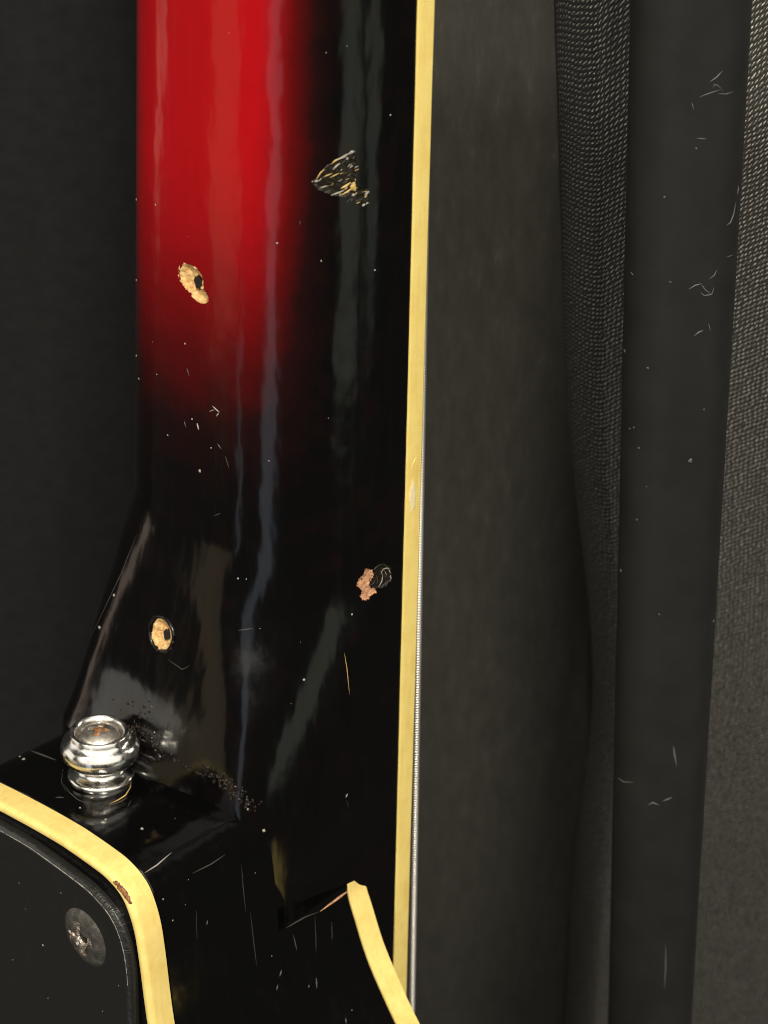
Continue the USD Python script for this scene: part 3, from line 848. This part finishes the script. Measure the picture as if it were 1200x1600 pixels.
# raw edge where the neck pocket was cut, and bare wood at the corner of the back
for pts, w in [([(500, 1424), (515, 1413), (532, 1401), (545, 1391)], .5), ([(520, 1408), (535, 1398), (549, 1389)], .42), ([(549, 1389), (553, 1397), (556, 1410), (557, 1425)], .3)]:
    scratch(BODYP, pts, BODY, w, M_PINK, 'raw_edge', .05)
scratch(BODYP, [(447, 1450), (460, 1442), (478, 1432), (500, 1424)], BODY, .35, M_FAINT, 'raw_edge', .05)
raw = patch([(176, 1377), (182, 1376), (192, 1384), (200, 1395), (207, 1412), (202, 1413), (195, 1403), (186, 1390)], bb, .15, 31, 1.6, .3, 1.0, 2.0)
if len(raw[1]):
    part(GUITAR + '/back_binding', 'bare_patch', tm(*raw), M_RUST, 30, label='bare brown wood inside the corner of the back binding')
FBV = bar(nearb, ZB)
part(GUITAR + '/fretboard_binding', 'chip', tm(*patch([(646, 748), (649, 760), (650, 780), (648, 797), (642, 800), (640, 786), (638, 778), (640, 766), (643, 756)], FBV, .12, 41, 1.2, .08, .8, 2.0)), M_PALE, 40, label='pale fresh chip in the fretboard binding')
for pts, w in [([(646, 746), (641, 760), (638, 776), (640, 788), (643, 801), (648, 798)], .14), ([(650, 715), (645, 725), (643, 735)], .2)]:
    scratch(GUITAR + '/fretboard_binding', pts, FBV, w, M_CREAM, 'crack', .02)
b_ = [blob(px, py, pl, r, .4, px) for px, py, r in [(67, 1477, .25), (40, 1420, .1), (20, 1500, .1), (160, 1580, .1), (95, 1395, .12), (30, 1380, .12), (185, 1540, .12), (75, 1560, .1)]]
part(GUITAR + '/back_cover', 'dust', tm(*join([q for q in b_ if q])), M_DUST, True, kind='stuff')

# ------------------------------------------------------------------ cloth behind: a smooth black drape, and a woven curtain in front of it on the right
def cloth(name, label, X, Y, Z, m_, arc):
    uv = np.stack([np.broadcast_to(arc[:, None], X.shape) * 1000, Z * 1000], -1).reshape(-1, 2)
    c_ = usdkit.mesh(stage, numbered('/World', name), (np.stack([X, Y, Z], -1).reshape(-1, 3), grid_faces(*X.shape)), m_, smooth=True, uv=uv)
    c_.GetPrim().SetCustomDataByKey('label', label)
    c_.GetPrim().SetCustomDataByKey('category', 'curtain')


def lean(z):
    return np.where(z < .06, (.06 - z) * .32, 0)


cz = np.linspace(-.55, .55, 160)
cx = np.linspace(-.6, -.012, 260)
CX, CZ = np.meshgrid(cx, cz, indexing='ij')
CY = .165 + .010 * np.sin(CX * 23 + 1.0) + lean(CZ) + .0016 * (meshkit.fbm(np.stack([CX * 60, CZ * 14, CX * 0], -1), 3, 4) - .5)
cloth('black_drape', 'smooth cool black cloth hanging far behind the left of the neck', CX, CY, CZ, M_FELT2, cx)
cx = np.r_[np.linspace(-.05, .1, 240), np.linspace(.102, .5, 60)]
CX, CZ = np.meshgrid(cx, cz, indexing='ij')
CY = .070 + .003 * np.sin(CX * 70 + CZ * 3) + .10 * np.maximum(-.02 - CX, 0) + lean(CZ) + .06 * sm(CX, .052, .085)
CY = CY + .0016 * (meshkit.fbm(np.stack([CX * 60, CZ * 14, CX * 0], -1), 3, 6) - .5)
cloth('black_drape', 'fuzzy olive black cloth between the neck and the woven curtain', CX, CY, CZ, M_FELT, cx)
# the woven curtain: its left edge is a soft rolled fold that turns away
u = np.r_[np.linspace(0, .03, 90), np.linspace(.0305, .6, 400)]
CU, CZ = np.meshgrid(u, cz, indexing='ij')
edge = .0349 + .0196 * sm(-CZ, -.09, .16) + .0008 * np.sin(CZ * 40)
roll = .010
th = np.clip(CU / (roll * 1.5), 0, 1) * np.pi / 2
CX = edge + roll * (1 - np.cos(th)) * .8 + np.maximum(CU - roll * 1.5, 0)
CY = .050 + .022 * (1 - sm(CU, 0, roll * 1.5)) + .004 * np.sin((CX - .05) * 45) + .02 * np.maximum(CX - .09, 0) + lean(CZ) + .0010 * (meshkit.fbm(np.stack([CX * 80, CZ * 20, CX * 0], -1), 3, 9) - .5)
cloth('woven_curtain', 'black twill woven curtain with a rolled left edge, behind the matte post', CX, CY, CZ, M_CLOTH, u)

# ------------------------------------------------------------------ post in front of the curtain, on the right
POST_TOP, POST_BOT = EYE + ray(1080, 0) * .462, EYE + ray(1015, 1600) * .592


def post_axis(t):
    return POST_TOP + (POST_BOT - POST_TOP) * np.asarray(t)[..., None]


POST = thing('stand_post', 'matte black upright post with pale scuff marks, right of the guitar', 'post', Gf.Matrix4d().SetTranslate(Gf.Vec3d(*post_axis(np.array(2.2)).tolist())))
PB = post_axis(np.array(2.2))
tt = np.linspace(-1.0, 2.2, 160)
rad = (.0110 - .0014 * tt)
ang = np.linspace(0, 2 * np.pi, 96, endpoint=False)
ctr = post_axis(tt) - PB
sec = np.stack([np.sign(np.cos(ang)) * np.abs(np.cos(ang)) ** .95, np.sign(np.sin(ang)) * np.abs(np.sin(ang)) * .8, 0 * ang], -1)
pv = ctr[:, None] + rad[:, None, None] * sec[None]
pv[..., :2] *= 1
PV, PF = pv.reshape(-1, 3), grid_faces(len(tt), 96, True)
kk = np.arange(1, 95)
PF = np.vstack([PF, np.stack([kk * 0, kk, kk + 1], 1), np.stack([kk * 0, kk + 1, kk], 1) + (len(tt) - 1) * 96])
if trimesh.Trimesh(PV, PF, process=False).volume < 0:
    PF = PF[:, ::-1]
part(POST, 'shaft', trimesh.Trimesh(PV, PF, process=False), M_POST, 60)
PW = (PV * 1000, PF)
PO = (EYE - PB) * 1000


def post_part(name, vf, m_):
    part(POST, name, trimesh.Trimesh(vf[0] / 1000, vf[1], process=False), m_, True)


for pts, w in [([(1109, 128), (1118, 122), (1129, 111)], .45), ([(1114, 138), (1116, 132), (1122, 134), (1130, 142)], .28), ([(1092, 152), (1110, 145), (1126, 140)], .3), ([(1122, 146), (1135, 147), (1146, 143)], .32), ([(1088, 216), (1104, 217)], .3), ([(1081, 160), (1084, 172)], .3),
               ([(1154, 290), (1152, 305)], .4), ([(1150, 315), (1146, 335), (1141, 348), (1135, 352)], .4), ([(1076, 452), (1086, 446), (1096, 443)], .45), ([(1096, 444), (1101, 452), (1112, 461)], .4), ([(1094, 456), (1100, 462), (1112, 460), (1116, 448)], .36), ([(1108, 436), (1116, 430), (1120, 422)], .3), ([(1084, 525), (1092, 519), (1099, 516)], .5),
               ([(1107, 505), (1110, 518)], .3), ([(1135, 402), (1146, 398)], .25), ([(1045, 440), (1050, 441)], .4), ([(1052, 1166), (1054, 1180), (1057, 1197)], .7), ([(1012, 1258), (1020, 1254), (1030, 1258)], .5), ([(1035, 1252), (1050, 1246)], .5), ([(965, 1215), (975, 1222), (990, 1222)], .35), ([(1040, 1475), (1040, 1510), (1038, 1545)], .45), ([(985, 425), (990, 430)], .3)]:  # scuffs, and low down a tall pale streak painting the shaft's gloss
    vf = streak(pts, PW, w * .75, .02, o=PO, axes=np.eye(3))
    if len(vf[0]) > 12:
        post_part('scuff', vf, M_SCUFF_GLOSS)
b_ = [blob(px, py, PW, r, .4, px, o=PO, axes=np.eye(3)) for px, py, r in [(976, 548, .35), (1012, 575, .25), (1079, 720, .45), (970, 892, .35), (990, 668, .2), (984, 670, .2), (1115, 970, .35), (998, 700, .2), (995, 812, .2), (1038, 308, .2), (1088, 232, .2), (1100, 640, .2), (1030, 960, .2), (1010, 760, .15)]]
post_part('dust', join([q for q in b_ if q]), M_SCUFF_GLOSS)
stage.GetPrimAtPath(POST + '/dust').SetCustomDataByKey('kind', 'stuff')
